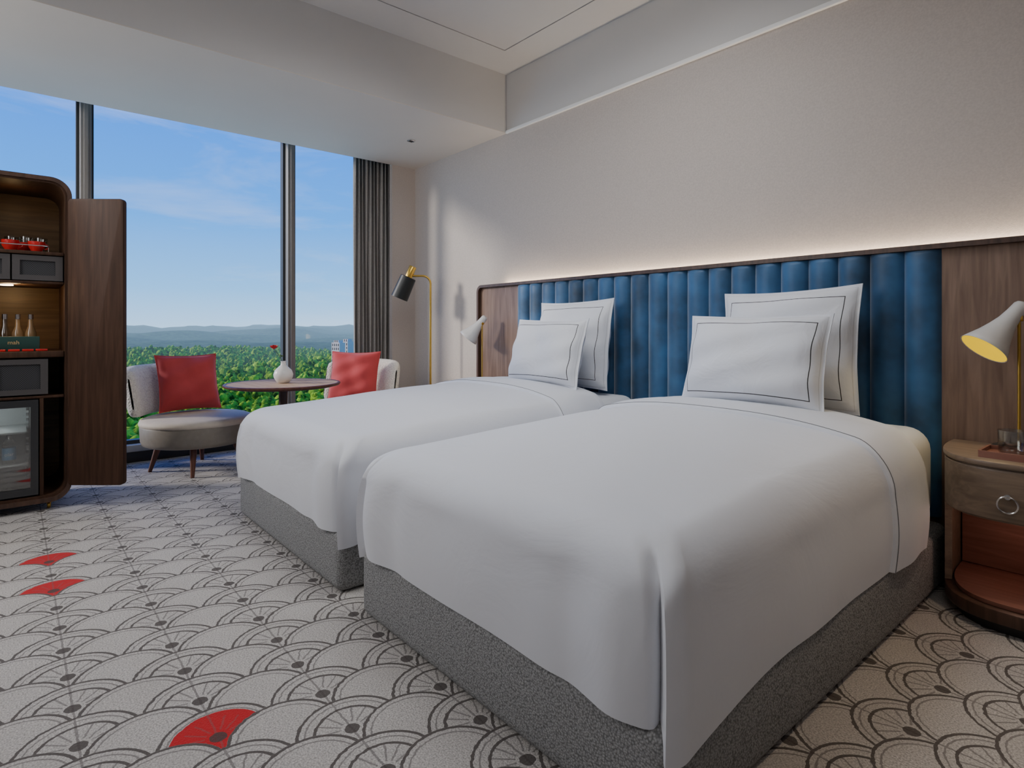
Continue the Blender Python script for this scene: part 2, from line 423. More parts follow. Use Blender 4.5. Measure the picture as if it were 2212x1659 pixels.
# ---------------------------------------------------------------- beds
def sm(t): t=max(0,min(1,t)); return t*t*(3-2*t)
def bed(xc,label):
    W=.677; yf=.985-3.0; rc=.06
    root=thing('bed',label,'bed',(xc,3.0,0))
    B().box(-.674,.674,-2.008,-.005,.0,.250,.040,6).obj('bed_base',M_weave,root,ang=50,label='grey woven upholstered bed base')
    mb=B().box(-.63,.63,-1.93,-.005,.24,.565,.09,6)
    for v in mb.bm.verts:
        if v.co.z>.4: v.co.z+=.085*(v.co.y+1.93)/1.93
    mb.obj('mattress',M_sheet,root,ang=60)
    yh=2.60-3.0
    zh=.240
    RB=.108
    def ztop(y): return .610+.032*sm((y-yf)/1.8)
    def crown(x,y): return .078*(1-min(1,abs(x)/W)**2.6)*sm((y-yf+.05)/.75)
    lev=[]
    lev.append((.02,0,.02))
    for i in range(11): lev.append((-.010*math.sin(PI*i/10),0,i/10))
    for i in range(1,13):
        th=PI/2*i/12; lev.append((RB*(1-math.cos(th)),1,math.sin(th)))
    for i in range(1,20): lev.append((RB+(W-RB)*i/19,2,1))
    zs=.50
    samp=[]
    NS=60
    for i in range(NS): samp.append(('R',(i/NS)))
    for i in range(37): samp.append(('CR',i/36))
    for i in range(1,60): samp.append(('F',i/60))
    for i in range(37): samp.append(('CL',i/36))
    for i in range(1,NS+1): samp.append(('L',i/NS))
    def ringpt(d,s):
        wd=W-d; r=max(.0,rc*(1-max(d,0)/W)+.35*max(d,0)*(1-max(d,0)/W)); k,t=s
        ys=yf+d+r
        if k=='R':
            t2=1-(1-t)**1.6; return wd,yh+(ys-yh)*t2,1,0
        if k=='L':
            t2=t**1.6; return -wd,ys+(yh-ys)*t2,-1,0
        if k=='CR':
            a=-PI/2*t; return wd-r+r*math.cos(a),ys+r*math.sin(a),math.cos(a),math.sin(a)
        if k=='CL':
            a=-PI/2-PI/2*t; return -(wd-r)+r*math.cos(a),ys+r*math.sin(a),math.cos(a),math.sin(a)
        return (wd-r)*(1-2*t),yf+d,0,-1
    base=[ringpt(0,s) for s in samp]
    arc=[0]
    for a,b_ in zip(base[:-1],base[1:]): arc.append(arc[-1]+math.hypot(a[0]-b_[0],a[1]-b_[1]))
    iR=NS+18; iL=NS+37+59+18
    P=[]
    for (d,kind,t) in lev:
        row=[]
        for i,s in enumerate(samp):
            x,y,nx,ny_=ringpt(d,s)
            zt=ztop(y)
            sR=arc[iR]-arc[i]; sL=arc[i]-arc[iL]
            if kind==0: z=zh+(zs-zh)*t
            else: z=zs+(zt-zs)*t
            cr=crown(x,y)*(0 if kind==0 else t**2)
            z+=cr
            g=sm((.60-z)/.16)
            off=0; dz=0
            for iq,q in enumerate((sR,sL)):
                if q<-.6 or q>1.7: continue
                low=(1-t) if kind==0 else 0
                drop=.058 if iq==0 else .030
                if q>=0:
                    off+=(.012*math.exp(-q/.5)+.008*math.exp(-q/.1))*g
                    dz-=(drop*max(0,1-q/.55)**1.4)*low
                else:
                    off-=.042*math.exp(q/.028)*g
                    off+=.016*math.exp(-((q+.12)/.06)**2)*g
                    off-=.008*math.exp(-((q+.26)/.05)**2)*g
                off-=.026*math.exp(-((q+.012)/.022)**2)*math.exp(-((z-.56)/.035)**2)
                off+=.012*math.exp(-((q-.03)/.03)**2)*math.exp(-((z-.56)/.04)**2)
            und=.0025*math.sin(arc[i]*7.3+1.1)*(1-t if kind==0 else .0)+.0018*math.sin(arc[i]*13+z*9)*(1 if kind==0 else 0)
            off+=und
            wob=.003*math.sin(x*6+y*3.1)+.0022*math.sin(y*7.7-x*4+1)+.001*math.sin(x*17+y*9) if kind>0 else 0
            row.append((x+nx*off,y+ny_*off,z+dz+wob*(t if kind else 0)))
        P.append(row)
    db=B().grid(P)
    bmesh.ops.remove_doubles(db.bm,verts=db.bm.verts,dist=.0012)
    db.obj('duvet',M_linen,root,ang=75,recalc=True,label='smooth white duvet with folded corner pleats')
    def section(y,off):
        pts=[]
        for (d,kind,t) in lev[1:]:
            zt=ztop(y); z=(zh+(zs-zh)*t) if kind==0 else zs+(zt-zs)*t
            x=W-d; z+=crown(x,y)*(0 if kind==0 else t**2)
            a=0 if kind==0 else (math.asin(min(1,t)))
            pts.append((x+off*math.cos(a),y,z+off*math.sin(a)))
        return pts+[(-p[0],p[1],p[2]) for p in pts[-2::-1]]
    P=[]
    ys=[2.262,2.262,2.266,2.29]+[2.29+.33*i/10 for i in range(1,11)]+[2.625,2.625]
    of=[-.006,.008,.016,.018]+[.020+.006*math.sin(i*.6) for i in range(10)]+[.012,-.01]
    for y,o_ in zip(ys,of): P.append(section(y-3.0,o_))
    B().grid(P).obj('turned_down_sheet',M_linen,root,ang=60,recalc=True)
    pts=[Vector(p) for p in section(2.268-3.0,.0175)]
    B().tube(pts,.0012,6).obj('piping',M_pip,root)
    return root
bed(-1.366,'twin bed with white duvet and grey upholstered base beside the nightstand')
bed(-2.905,'twin bed with white duvet and grey base nearer the window')

# ---------------------------------------------------------------- pillows
def pillow(name,w,h,T,m,loc,rx,rz,label,cat,group,flange=.012,ry=0,seed=0,pinch=.05):
    n=34; bm=bmesh.new(); uvl=bm.loops.layers.uv.new('UVMap')
    rnd=random.Random(seed); ph=[rnd.uniform(0,6) for _ in range(6)]
    def pt(u,v,side):
        a=min(1,abs(u)*(w/2)/(w/2-flange)); b_=min(1,abs(v)*(h/2)/(h/2-flange))
        t=((1-a**3)*(1-b_**3))**.55*T/2*(1-.18*v)
        x=u*w/2*(1-pinch*(1-v*v)*abs(u)**2); z=v*h/2*(1-pinch*(1-u*u)*abs(v)**2)
        wr=.007*math.sin(u*5+v*3+ph[0])*(1-a)+.005*math.sin(v*9-u*4+ph[1])
        return Vector((x,side*(t+.0025)+wr*(.3+min(1,t*20)),z))
    V={}
    ts=[math.sin(PI/2*(-1+2*i/n)) for i in range(n+1)]
    for sd in (-1,1):
        for i,u in enumerate(ts):
            for j,v in enumerate(ts): V[sd,i,j]=bm.verts.new(pt(u,v,sd))
    def face(vs,uvs):
        f=bm.faces.new(vs)
        for l,q in zip(f.loops,uvs): l[uvl].uv=q
    U=lambda i,j:((ts[i]+1)/2,(ts[j]+1)/2)
    for i in range(n):
        for j in range(n):
            q=[(i,j),(i+1,j),(i+1,j+1),(i,j+1)]
            face([V[-1,a,b_] for a,b_ in q],[U(a,b_) for a,b_ in q])
            q=q[::-1]
            face([V[1,a,b_] for a,b_ in q],[U(a,b_) for a,b_ in q])
    per=[(i,0) for i in range(n)]+[(n,j) for j in range(n)]+[(i,n) for i in range(n,0,-1)]+[(0,j) for j in range(n,0,-1)]
    for k in range(len(per)):
        a=per[k]; b_=per[(k+1)%len(per)]
        face([V[-1,a[0],a[1]],V[1,a[0],a[1]],V[1,b_[0],b_[1]],V[-1,b_[0],b_[1]]],[U(*a),U(*a),U(*b_),U(*b_)])
    bb=B(); bb.bm.free(); bb.bm=bm
    bmesh.ops.recalc_face_normals(bm,faces=bm.faces)
    o=bb.obj(name,m,loc=loc,rot=(rx,ry,rz),ang=80)
    tag(o,label,cat,group); return o
PB=pillowmat(.67,.59,.058); PF=pillowmat(.67,.44,.048)
d=math.radians
LB='large square white pillow with dark piping against the headboard'
LF='white pillow with dark rectangular piping leaning on a larger pillow'
pillow('pillow',.67,.59,.21,PB,(-1.315,2.865,.965),d(-8),d(0),LB,'pillow','white bed pillows',seed=1,ry=d(-1.5))
pillow('pillow',.67,.44,.20,PF,(-1.35,2.60,.915),d(-15),d(2),LF,'pillow','white bed pillows',seed=2)
pillow('pillow',.67,.59,.21,PB,(-2.745,2.865,.960),d(-8),d(0),LB,'pillow','white bed pillows',seed=3,ry=d(-1))
pillow('pillow',.64,.44,.20,PF,(-2.72,2.60,.912),d(-15),d(0),LF,'pillow','white bed pillows',seed=4)

# ---------------------------------------------------------------- nightstands
def dout(a,b_,n=2.7,t0=0,t1=PI,N=48):
    p=[]
    for i in range(N+1):
        t=t0+(t1-t0)*i/N; c,s_=math.cos(t),math.sin(t)
        p.append((a*math.copysign(abs(c)**(2/n),c),-b_*abs(s_)**(2/n)))
    return p
def nightstand(loc,label):
    a,b_=.25,.425
    r=thing('nightstand',label,'nightstand',loc,group='bedside nightstands')
    B().prism(dout(a,b_),.580,.60,.004).obj('top',M_nwood,r,ang=40)
    B().prism(dout(a-.005,b_-.005),.395,.574,.002).prism(dout(a-.012,b_-.012),.572,.582).obj('body',M_nwood,r,ang=40)
    dr=B().strip(dout(a-.002,b_-.002,t0=.62,t1=PI-.62),dout(a-.02,b_-.02,t0=.62,t1=PI-.62),.402,.568,closed=False).obj('drawer',M_nwood,r,ang=40)
    pts=[(.028*math.cos(2*PI*i/24),-(b_+.012),.462+.028*math.sin(2*PI*i/24)) for i in range(24)]
    B().tube(pts,.0035,8,closed=True).lathe([(0,0),(.009,0),(.009,.02),(0,.02)],16,M=alignZ((0,-1,0),(0,-(b_-.006),.489))).obj('ring_pull',M_chrome,dr)
    B().strip(dout(a-.005,b_-.005,t0=0,t1=.50,N=16),dout(a-.028,b_-.028,t0=0,t1=.50,N=16),.088,.393,closed=False).obj('side_panel',M_nwood,r,ang=40)
    B().strip(dout(a-.005,b_-.005,t0=PI-.50,t1=PI,N=16),dout(a-.028,b_-.028,t0=PI-.50,t1=PI,N=16),.088,.393,closed=False).obj('side_panel',M_nwood,r,ang=40)
    B().box(-a+.035,a-.035,-.02,-.004,.105,.393).obj('back_panel',M_nred,r)
    B().prism(dout(a-.035,b_-.035),.088,.102).obj('open_shelf',M_nred,r)
    B().prism(dout(a-.004,b_-.004),.04,.086,.004).obj('base_plinth',M_dwood,r,ang=40)
    B().prism(dout(a-.04,b_-.04),0,.038).obj('foot_plinth',M_dark,r,ang=40)
    return r
nightstand((-.432,3.02,0),'rounded oak nightstand with ring-pull drawer and open shelf')
ns2=nightstand((-3.86,3.02,0),'rounded oak nightstand behind the bed near the window')

def readlamp(loc,label):
    r=thing('table_lamp',label,'lamp',loc,group='bedside reading lamps')
    B().lathe([(0,0),(.080,0),(.083,.004),(.083,.012),(.077,.016),(0,.016)],40).obj('base',M_black,r)
    B().tube([(0,0,.014),(0,0,.3),(0,0,.50)],.0055,12).obj('stem',M_brass,r)
    ax=Vector((-.085,-.085,-.145)).normalized()
    tail=Vector((.0,.02,.545))-ax*.02
    prof=[(0,0),(.012,.001),(.020,.006),(.024,.014),(.026,.05),(.031,.09),(.042,.13),(.056,.17),(.072,.205),(.082,.228)]
    sh=B().lathe(prof,40,M=alignZ(ax,tail)).obj('lamp_shade',M_shadew,r,ang=50)
    sh.modifiers.new('s','SOLIDIFY').thickness=.0015
    B().lathe([(.0795,.2265),(.068,.202),(.051,.168),(.036,.13),(.02,.11),(0,.108)],40,M=alignZ(ax,tail)).obj('shade_lining',M_glow,sh,ang=60,label='glowing yellow shade interior')
    B().lathe([(0,-.012),(.011,-.012),(.011,.012),(0,.012)],16,M=alignZ((1,0,0),(0,0,.502))).obj('joint',M_brass,r)
    m=tail+ax*.26
    return Vector(loc)+m, ax
L1=(-.455,2.925,.60); L2=(-3.80,2.915,.60)
B1=readlamp(L1,'white cone-shade reading lamp on the oak nightstand')
B2=readlamp(L2,'white cone-shade reading lamp beside the headboard end')
tr=thing('tray','small wooden tray on the nightstand','tray',(-.425,2.745,.60))
bb=B().box(-.10,.10,-.075,.075,.002,.010,.002)
bb.strip(rrect(-.105,.105,-.08,.08,.006,3),rrect(-.097,.097,-.072,.072,.004,3),0,.024)
bb.obj('tray_body',M_nred,tr)
tm=B().lathe([(0,.004),(.036,.004),(.040,.012),(.042,.085),(.0445,.085),(.0425,.008),(.038,0),(0,0)],40).obj('drinking_glass',M_tumbler,loc=(-.445,2.755,.611))
tag(tm,'clear glass tumbler standing on the wooden tray','glass')

# ---------------------------------------------------------------- floor lamp
fl=thing('floor_lamp','brass floor lamp with tilted black cylinder shade','floor lamp',(-4.55,2.90,0))
dirh=Vector((-.65,-.76,0)).normalized()
B().lathe([(0,0),(.13,0),(.132,.006),(.132,.018),(.126,.022),(0,.022)],48).obj('base',M_brass,fl)
pts=[(0,0,.02),(0,0,.6),(0,0,1.2),(0,0,1.47)]
for i in range(1,9):
    t=PI/2*i/8; pts.append(tuple(dirh*(.07*(1-math.cos(t)))+Vector((0,0,1.47+.07*math.sin(t)))))
pts.append(tuple(dirh*.19+Vector((0,0,1.54))))
B().tube(pts,.0095,14).obj('pole',M_brass,fl,ang=60)
J=dirh*.20+Vector((0,0,1.53))
ax=(dirh*.40+Vector((0,0,-.92))).normalized()
c0=J
Ms=alignZ(ax,c0)
sh=B().lathe([(0,.0),(.066,.0),(.072,.004),(.078,.21),(.0765,.21),(.071,.006)],48,M=Ms).obj('lamp_shade',M_black,fl,ang=40)
B().lathe([(.0762,.208),(.0702,.01),(0,.008)],48,M=Ms).obj('shade_lining',M_goldin,sh,label='gold shade interior')
B().lathe([(0,.001),(.034,.001),(.034,-.10),(.031,-.104),(0,-.104)],32,M=Ms).obj('socket_cap',M_brass,fl,ang=40)

# ---------------------------------------------------------------- lounge chairs
def chair(loc,rz,label):
    r=thing('lounge_chair',label,'chair',loc,rz,group='lounge chairs by the window')
    B().lathe([(0,.205),(.34,.205),(.362,.215),(.372,.24),(.378,.34),(.374,.352)],64).obj('seat_base',M_leather,r,ang=60)
    B().lathe([(.374,.350),(.382,.356),(.384,.372),(.374,.392),(.34,.405),(.2,.415),(0,.418)],64).obj('seat_cushion',M_seat,r,ang=60)
    for i in range(4):
        a=PI/4+PI/2*i
        c,s_=math.cos(a),math.sin(a)
        B().tube([(.25*c,.25*s_,.215),(.315*c,.315*s_,.0)],[.026,.013],14).obj('leg',M_leg,r,ang=50)
    P=[]; N=40; K=28; span=d(54)
    for i in range(N+1):
        q=-1+2*i/N; a=q*span
        e=max(.0,1-abs(q)**7)**.35
        hh=.185*(.60+.40*e)
        th=.055*max(.12,e); row=[]
        for k in range(K):
            t=2*PI*k/K; c,s_=math.cos(t),math.sin(t)
            rr=math.copysign(abs(c)**.6,c)*th; zz=math.copysign(abs(s_)**.45,s_)*hh
            z=.60+zz-.015*abs(q)**2
            Rb=.42; R0=Rb+rr
            lean=.10*(z-.42)/.4
            row.append((-(R0*math.cos(a)-.03)-lean,R0*math.sin(a),z))
        P.append(row)
    B().grid(P,closeU=True).obj('backrest',M_boucle,r,ang=80,recalc=True,label='cream boucle curved backrest')
    return r
c1=(-4.96,1.08,0); a1=math.atan2(.45,.89)
chair(c1,a1,'round lounge chair with cream boucle back and taupe leather seat')
c2=(-4.72,2.16,0); a2=math.atan2(-.80,.60)
chair(c2,a2,'round lounge chair with cream boucle back behind the bed')
def cush(c,a,label,seed,dy=0):
    f=Vector((math.cos(a),math.sin(a),0)); s_=Vector((-math.sin(a),math.cos(a),0))
    p=Vector(c)-f*.19+s_*dy+Vector((0,0,.643))
    rz=a+PI/2
    return pillow('cushion',.45,.45,.17,M_red,tuple(p),d(-15),rz,label,'cushion','red velvet cushions',flange=.008,seed=seed,pinch=.07)
cush(c1,a1-.35,'red velvet square cushion resting on the lounge chair seat',7,dy=.0)
cush(c2,a2+.1,'red velvet square cushion on the chair behind the bed',8)

# ---------------------------------------------------------------- side table, vase, rose
TC=Vector((-4.458,1.549,0)); TZ=.655
tb=thing('side_table','round wooden pedestal table between the lounge chairs','table',tuple(TC))
B().lathe([(0,TZ-.004),(.39,TZ-.004),(.39,TZ),(0,TZ)],72).obj('tabletop_inlay',M_tabletop,tb)
B().lathe([(0,TZ-.028),(.36,TZ-.028),(.402,TZ-.018),(.41,TZ-.009),(.41,TZ-.002),(.405,TZ+.002),(.391,TZ+.002),(.391,TZ-.010),(0,TZ-.010)],72).obj('tabletop',M_leg,tb,ang=50)
B().lathe([(0,0),(.22,0),(.225,.01),(.22,.02),(.05,.035),(.032,.06),(.028,.3),(.032,.59),(.09,.625),(0,.628)],40).obj('pedestal',M_dwood,tb,ang=50)
vs=B().lathe([(0,0),(.03,0),(.045,.006),(.066,.04),(.070,.065),(.060,.095),(.035,.12),(.019,.135),(.016,.155),(.020,.162),(.016,.163),(.012,.155),(.013,.13),(0,.12)],48).obj('vase',M_cer,loc=(TC.x-.0,TC.y+.0,TZ+.001),ang=60)
tag(vs,'rounded white ceramic bud vase on the round table','vase')
ro=thing('rose','single red rose standing in the white vase','flower',(TC.x,TC.y,TZ+.13))
st=[Vector((0,0,0))+(-R)*(.07*(k/6)**1.6)+Vector((0,0,.125*k/6)) for k in range(7)]
B().tube(st,.002,8).obj('stem',M_stem,ro)
bb=B(); tip=st[-1]
for ring_,(nr,rad,h,tilt) in enumerate(((3,.008,.030,.1),(5,.016,.030,.35),(6,.024,.027,.7))):
    for k in range(nr):
        a=2*PI*k/nr+ring_*.5; Pp=[]
        for u in range(6):
            row=[]
            for v in range(7):
                vv=-1+2*v/6; uu=u/5
                ww=math.sin(PI*min(1,uu*.75+.1))*1.0
                ang_=a+vv*ww*(PI/nr)*1.25
                rr=rad*(.25+.75*math.sin(uu*1.7))*(1+tilt*.3*uu)
                row.append(tuple(tip+Vector((rr*math.cos(ang_),rr*math.sin(ang_),h*uu*(1-.15*vv*vv)))))
            Pp.append(row)
        bb.grid(Pp)
bb.obj('bloom',M_rose,ro,ang=60)
Pp=[[tuple(st[3]+Vector((.035*u/5,.01*math.sin(u),.018*u/5))+Vector((0,.011*math.sin(PI*u/5)*v,0.003*abs(v)))) for v in (-1,-.5,0,.5,1)] for u in range(6)]
B().grid(Pp).obj('leaf',M_stem,ro)

# ---------------------------------------------------------------- minibar cabinet
CX,CY=-4.38,-.08
cab=thing('minibar_cabinet','tall rounded walnut minibar cabinet on casters with doors open','cabinet',(CX,CY,0))
hw=.35; Z0,Z1=.055,1.945
oo=rrect(-hw,hw,Z0,Z1,.10,10); ii=rrect(-hw+.028,hw-.028,Z0+.035,Z1-.03,.075,10)
B().strip(oo,ii,-.55,.0,M=MYZ).prism(oo,-.565,-.55,M=MYZ).obj('carcass',M_cwood,cab,ang=30)
oo2=rrect(-hw-.006,hw+.006,Z0-.006,Z1+.006,.105,10); ii2=rrect(-hw+.016,hw-.016,Z0+.02,Z1-.018,.085,10)
B().strip(oo2,ii2,-.002,.014,M=MYZ).obj('front_edge_frame',M_dwood,cab,ang=30)
B().prism(rrect(-hw+.028,hw-.028,Z0+.035,Z1-.03,.075,10),-.548,-.535,M=MYZ).obj('interior_lining',M_cin,cab,ang=30)
for q in ((-.53,-.015,-hw+.03,hw-.03,.895,.93,.004),(-.53,-.03,-hw+.03,hw-.03,1.495,1.515,.003),(-.53,-.04,-hw+.03,hw-.03,1.325,1.34,.003),(-.53,-.02,-hw+.03,hw-.03,.655,.67,.003)):
    B().box(*q).obj('shelf',M_cwood,cab)
B().box(-.53,-.012,.205,.225,.09,.655,.003).obj('divider',M_cwood,cab)
def meshmat():
    m,nt,b=newmat('black_woven_mesh')
    tc=nt.nodes.new('ShaderNodeTexCoord'); v=nt.nodes.new('ShaderNodeTexChecker'); v.inputs['Scale'].default_value=180
    v.inputs['Color1'].default_value=(.01,.01,.012,1); v.inputs['Color2'].default_value=(.05,.05,.055,1)
    nt.links.new(tc.outputs['Object'],v.inputs['Vector']); nt.links.new(v.outputs['Color'],b.inputs['Base Color']); setin(b,'Roughness',.6); return m
M_bm=meshmat()
def drawer(y0,y1,z0,z1,x=-.02):
    dr=B().strip([(y0,z0),(y1,z0),(y1,z1),(y0,z1)],[(y0+.035,z0+.03),(y1-.035,z0+.03),(y1-.035,z1-.03),(y0+.035,z1-.03)],x-.02,x,M=MYZ).obj('drawer',M_mesh,cab,flat=True,label='grey drawer front with black mesh inset')
    B().box(x-.018,x-.01,y0+.03,y1-.03,z0+.025,z1-.025).obj('mesh_panel',M_bm,dr,flat=True)
drawer(-.31,.075,1.345,1.49,-.04); drawer(.083,.315,1.345,1.49,-.04)
drawer(-.31,-.02,.68,.885); drawer(-.012,.245,.68,.885)
B().lathe([(0,0),(.03,0),(.03,-.008),(0,-.008)],24,M=Matrix.Translation((-.2,.06,1.325))).obj('puck_light',M_ledw,cab)
fr=B().strip([(-.30,.10),(.20,.10),(.20,.65),(-.30,.65)],[(-.275,.125),(.165,.125),(.165,.63),(-.275,.63)],-.50,-.03,M=MYZ).box(-.5,-.49,-.3,.2,.1,.65).obj('fridge',M_dark,cab,flat=True,label='small black fridge with glass door')
bb=B().box(-.488,-.47,-.275,.165,.125,.63)
for k in range(14): bb.box(-.47,-.30,.150,.162,.15+.033*k,.165+.033*k)
bb.box(-.47,-.10,-.27,.15,.26,.268).box(-.47,-.10,-.27,.15,.45,.458)
bb.obj('fridge_liner',M_fridgein,fr,flat=True)
B().strip([(-.30,.10),(.20,.10),(.20,.65),(-.30,.65)],[(-.28,.14),(.165,.14),(.165,.61),(-.28,.61)],-.028,-.005,M=MYZ).obj('fridge_door',mat('fridge_door_frame',(.06,.062,.066),.3,.6),fr,flat=True)
B().box(-.02,-.016,-.28,.165,.14,.61).obj('fridge_glass',M_tumbler,fr,flat=True)
for (x,y) in ((-.06,.25),(-.06,-.25),(-.48,.25),(-.48,-.25)):
    B().lathe([(0,-.009),(.018,-.009),(.022,-.005),(.022,.005),(.018,.009),(0,.009)],24,M=Matrix.Translation((x,y,.022))@Matrix.Rotation(PI/2,4,'X')).box(x-.005,x+.005,y-.014,y+.014,.03,.056,.002).obj('caster',M_brass,cab)
def cdoor(sgn,ang):
    hy=sgn*(hw-.004)
    Mx=Matrix.Translation((.012,hy,0))@Matrix.Rotation(ang,4,'Z')
    dd=B().prism(rrect(0,.325,.135,1.832,.022,6),-.018,.018,.004,M=Mx@MXZ).obj('door',M_cwood,cab,ang=35)
    B().tube([(.012+.0,hy,.3),(.012,hy,.42)],.007,10).obj('hinge',M_chrome,dd)
    B().tube([(.012,hy,1.5),(.012,hy,1.62)],.007,10).obj('hinge',M_chrome,dd)
cdoor(1,math.atan2(.24,.20)); cdoor(-1,-math.atan2(.24,.20))

def cup(loc,label):
    r=thing('tea_cup',label,'cup',loc,group='red cups on the cabinet shelf')
    B().lathe([(0,.0),(.022,0),(.024,.004),(.038,.03),(.042,.062),(.040,.062),(.035,.03),(0,.008)],32).obj('cup_body',M_cupred,r,ang=60)
    pts=[(.0,.038+.018*math.sin(PI*i/10),.018+.034*i/10) for i in range(11)]
    B().tube(pts,.004,8).obj('handle',M_cupred,r)
    return r
cup((-4.50,.115,1.516),'red glazed tea cup on the cabinet shelf'); cup((-4.50,-.005,1.516),'red glazed tea cup beside the chrome rail'); cup((-4.60,.06,1.516),'red glazed tea cup behind the others')
for k,(x,y) in enumerate(((-4.68,.14),(-4.70,.0),(-4.66,.07))):
    gl=B().lathe([(0,.002),(.026,.002),(.03,.006),(.035,.11),(.033,.11),(.028,.008),(0,.006)],28).obj('drinking_glass',M_tumbler,loc=(x-.04,y,1.516),ang=60)
    tag(gl,'clear tall glass behind the red cups','glass','glasses on the cabinet shelf')
rl=B().tube([(-4.43,-.33,1.516),(-4.43,-.33,1.55),(-4.43,.14,1.55),(-4.44,.165,1.55),(-4.46,.17,1.548),(-4.46,.17,1.516)],.003,8).obj('shelf_rail',M_chrome)
tag(rl,'thin chrome rail in front of the red cups','rail')
def bottle(x,y,z,s,m,lab):
    r=thing('bottle',lab,'bottle',(x,y,z),group='small bottles on the cabinet counter')
    B().lathe([(0,0),(.018*s,0),(.019*s,.004),(.019*s,.075*s),(.010*s,.10*s),(.008*s,.135*s),(0,.135*s)],28).obj('bottle_body',m,r,ang=50)
    B().lathe([(0,.13*s),(.0095*s,.13*s),(.0095*s,.15*s),(0,.15*s)],20).obj('cap',M_chrome,r)
for k,(x,y) in enumerate(((-4.62,-.03),(-4.62,.03),(-4.60,.09))): bottle(x,y,.931,1.45,M_tumbler if k==0 else M_amber,'small clear and amber miniature liquor bottle on counter')
tbx=thing('tea_box','dark green tea box with gold lettering','tea box',(-4.53,.0,.931))
B().box(-.03,.03,-.20,.13,0,.085,.003).obj('box_body',M_teagreen,tbx)
lettering('mah',.032,'CENTER',M_gold,tbx,(.0312,.01,.040),(PI/2,0,PI/2))
for k in range(4):
    o=B().box(-.016,.016,-.026,.026,0,.012,.002).obj('tea_sachet',M_cupred,loc=(-4.45,-.03+.062*k-.02,.931),rot=(0,d(0),d(-8+6*k)))
    tag(o,'flat red tea sachet lying in front of the tea box','tea sachet','tea sachets on the counter')
wb=thing('water_bottle','clear water bottle with blue label inside the fridge','bottle',(-4.52,-.01,.269))
B().lathe([(0,0),(.03,0),(.032,.005),(.032,.12),(.014,.155),(.012,.17),(0,.17)],28).obj('bottle_body',M_tumbler,wb,ang=50)
B().lathe([(.0325,.03),(.0330,.03),(.0330,.10),(.0325,.10)],28).obj('label_wrap',M_blue,wb)
lettering('olar',.026,'CENTER',M_letter,wb,(.0335,.0,.055),(PI/2,0,PI/2))

# ---------------------------------------------------------------- outside
GZ=-58
def haze_mat(name,cols,scale,L,lo=.35,hi=.66):
    m=bpy.data.materials.new(name); m.use_nodes=True; nt=m.node_tree; X.nt=nt; b=nt.nodes['Principled BSDF']; out=nt.nodes['Material Output']
    g=nt.nodes.new('ShaderNodeNewGeometry')
    n=nt.nodes.new('ShaderNodeTexNoise'); n.inputs['Scale'].default_value=scale; n.inputs['Detail'].default_value=10; n.inputs['Roughness'].default_value=.7
    nt.links.new(g.outputs['Position'],n.inputs['Vector'])
    r=nt.nodes.new('ShaderNodeValToRGB'); r.color_ramp.elements[0].position=lo; r.color_ramp.elements[1].position=hi
    r.color_ramp.elements[0].color=c4(cols[0]); r.color_ramp.elements[1].color=c4(cols[1])
    nt.links.new(n.outputs['Fac'],r.inputs['Fac']); nt.links.new(r.outputs['Color'],b.inputs['Base Color']); setin(b,'Roughness',.9); setin(b,'Specular IOR Level',.1)
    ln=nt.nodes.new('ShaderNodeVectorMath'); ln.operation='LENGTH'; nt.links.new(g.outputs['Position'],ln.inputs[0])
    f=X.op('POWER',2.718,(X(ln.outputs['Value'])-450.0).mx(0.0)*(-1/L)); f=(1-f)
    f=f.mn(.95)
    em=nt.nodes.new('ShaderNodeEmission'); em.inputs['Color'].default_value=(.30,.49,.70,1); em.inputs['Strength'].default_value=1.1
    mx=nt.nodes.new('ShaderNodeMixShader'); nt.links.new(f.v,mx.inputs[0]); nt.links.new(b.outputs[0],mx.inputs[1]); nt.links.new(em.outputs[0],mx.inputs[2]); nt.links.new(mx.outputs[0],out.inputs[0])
    return m
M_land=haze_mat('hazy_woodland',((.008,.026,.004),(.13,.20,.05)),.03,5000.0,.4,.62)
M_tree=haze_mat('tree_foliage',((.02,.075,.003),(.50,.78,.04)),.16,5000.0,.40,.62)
P=[]
nr,na=150,150
def hgt(x,y,r):
    h=8*math.sin(x*.004+1)*math.cos(y*.005)+6*math.sin(x*.011+y*.009)
    k=sm((r-900)/3500)
    h+=k*(22*math.sin(x*.0016+y*.0023)+16*math.sin(x*.0041-y*.0037+2))
    a=math.atan2(y,-x)
    k1=sm((r-3500)/1500)
    h+=k1*(16+22*math.sin(a*15+2)*math.sin(a*6+.4)+8*math.sin(a*41))
    k2=sm((r-6500)/3500)
    h+=k2*(70+34*math.sin(a*19+.5)*math.sin(a*7+1.1)+14*math.sin(a*63)+9*math.sin(a*131+1)+6*math.sin(a*220))
    return GZ+h
for i in range(nr):
    rr=120*(13000/120)**(i/(nr-1)); row=[]
    for j in range(na):
        a=d(-35+95*j/(na-1)); x=-rr*math.cos(a); y=rr*math.sin(a)
        row.append((x,y,hgt(x,y,rr)))
    P.append(row)
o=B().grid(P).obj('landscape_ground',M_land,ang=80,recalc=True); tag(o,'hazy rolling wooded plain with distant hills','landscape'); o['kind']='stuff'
t=bmesh.new(); bmesh.ops.create_icosphere(t,subdivisions=2,radius=1); t.verts.ensure_lookup_table()
tv=np.array([v.co[:] for v in t.verts]); tf=np.array([[v.index for v in f.verts] for f in t.faces]); t.free()
VV=[];FF=[];cnt=0
rs=np.random.RandomState(5)
def blob(cx,cy,cz,sx,sz):
    global cnt
    jit=1+.42*(rs.rand(len(tv),1)-.5)
    VV.append(tv*jit*np.array([sx,sx,sz])+np.array([cx,cy,cz])); FF.append(tf+cnt); cnt+=len(tv)
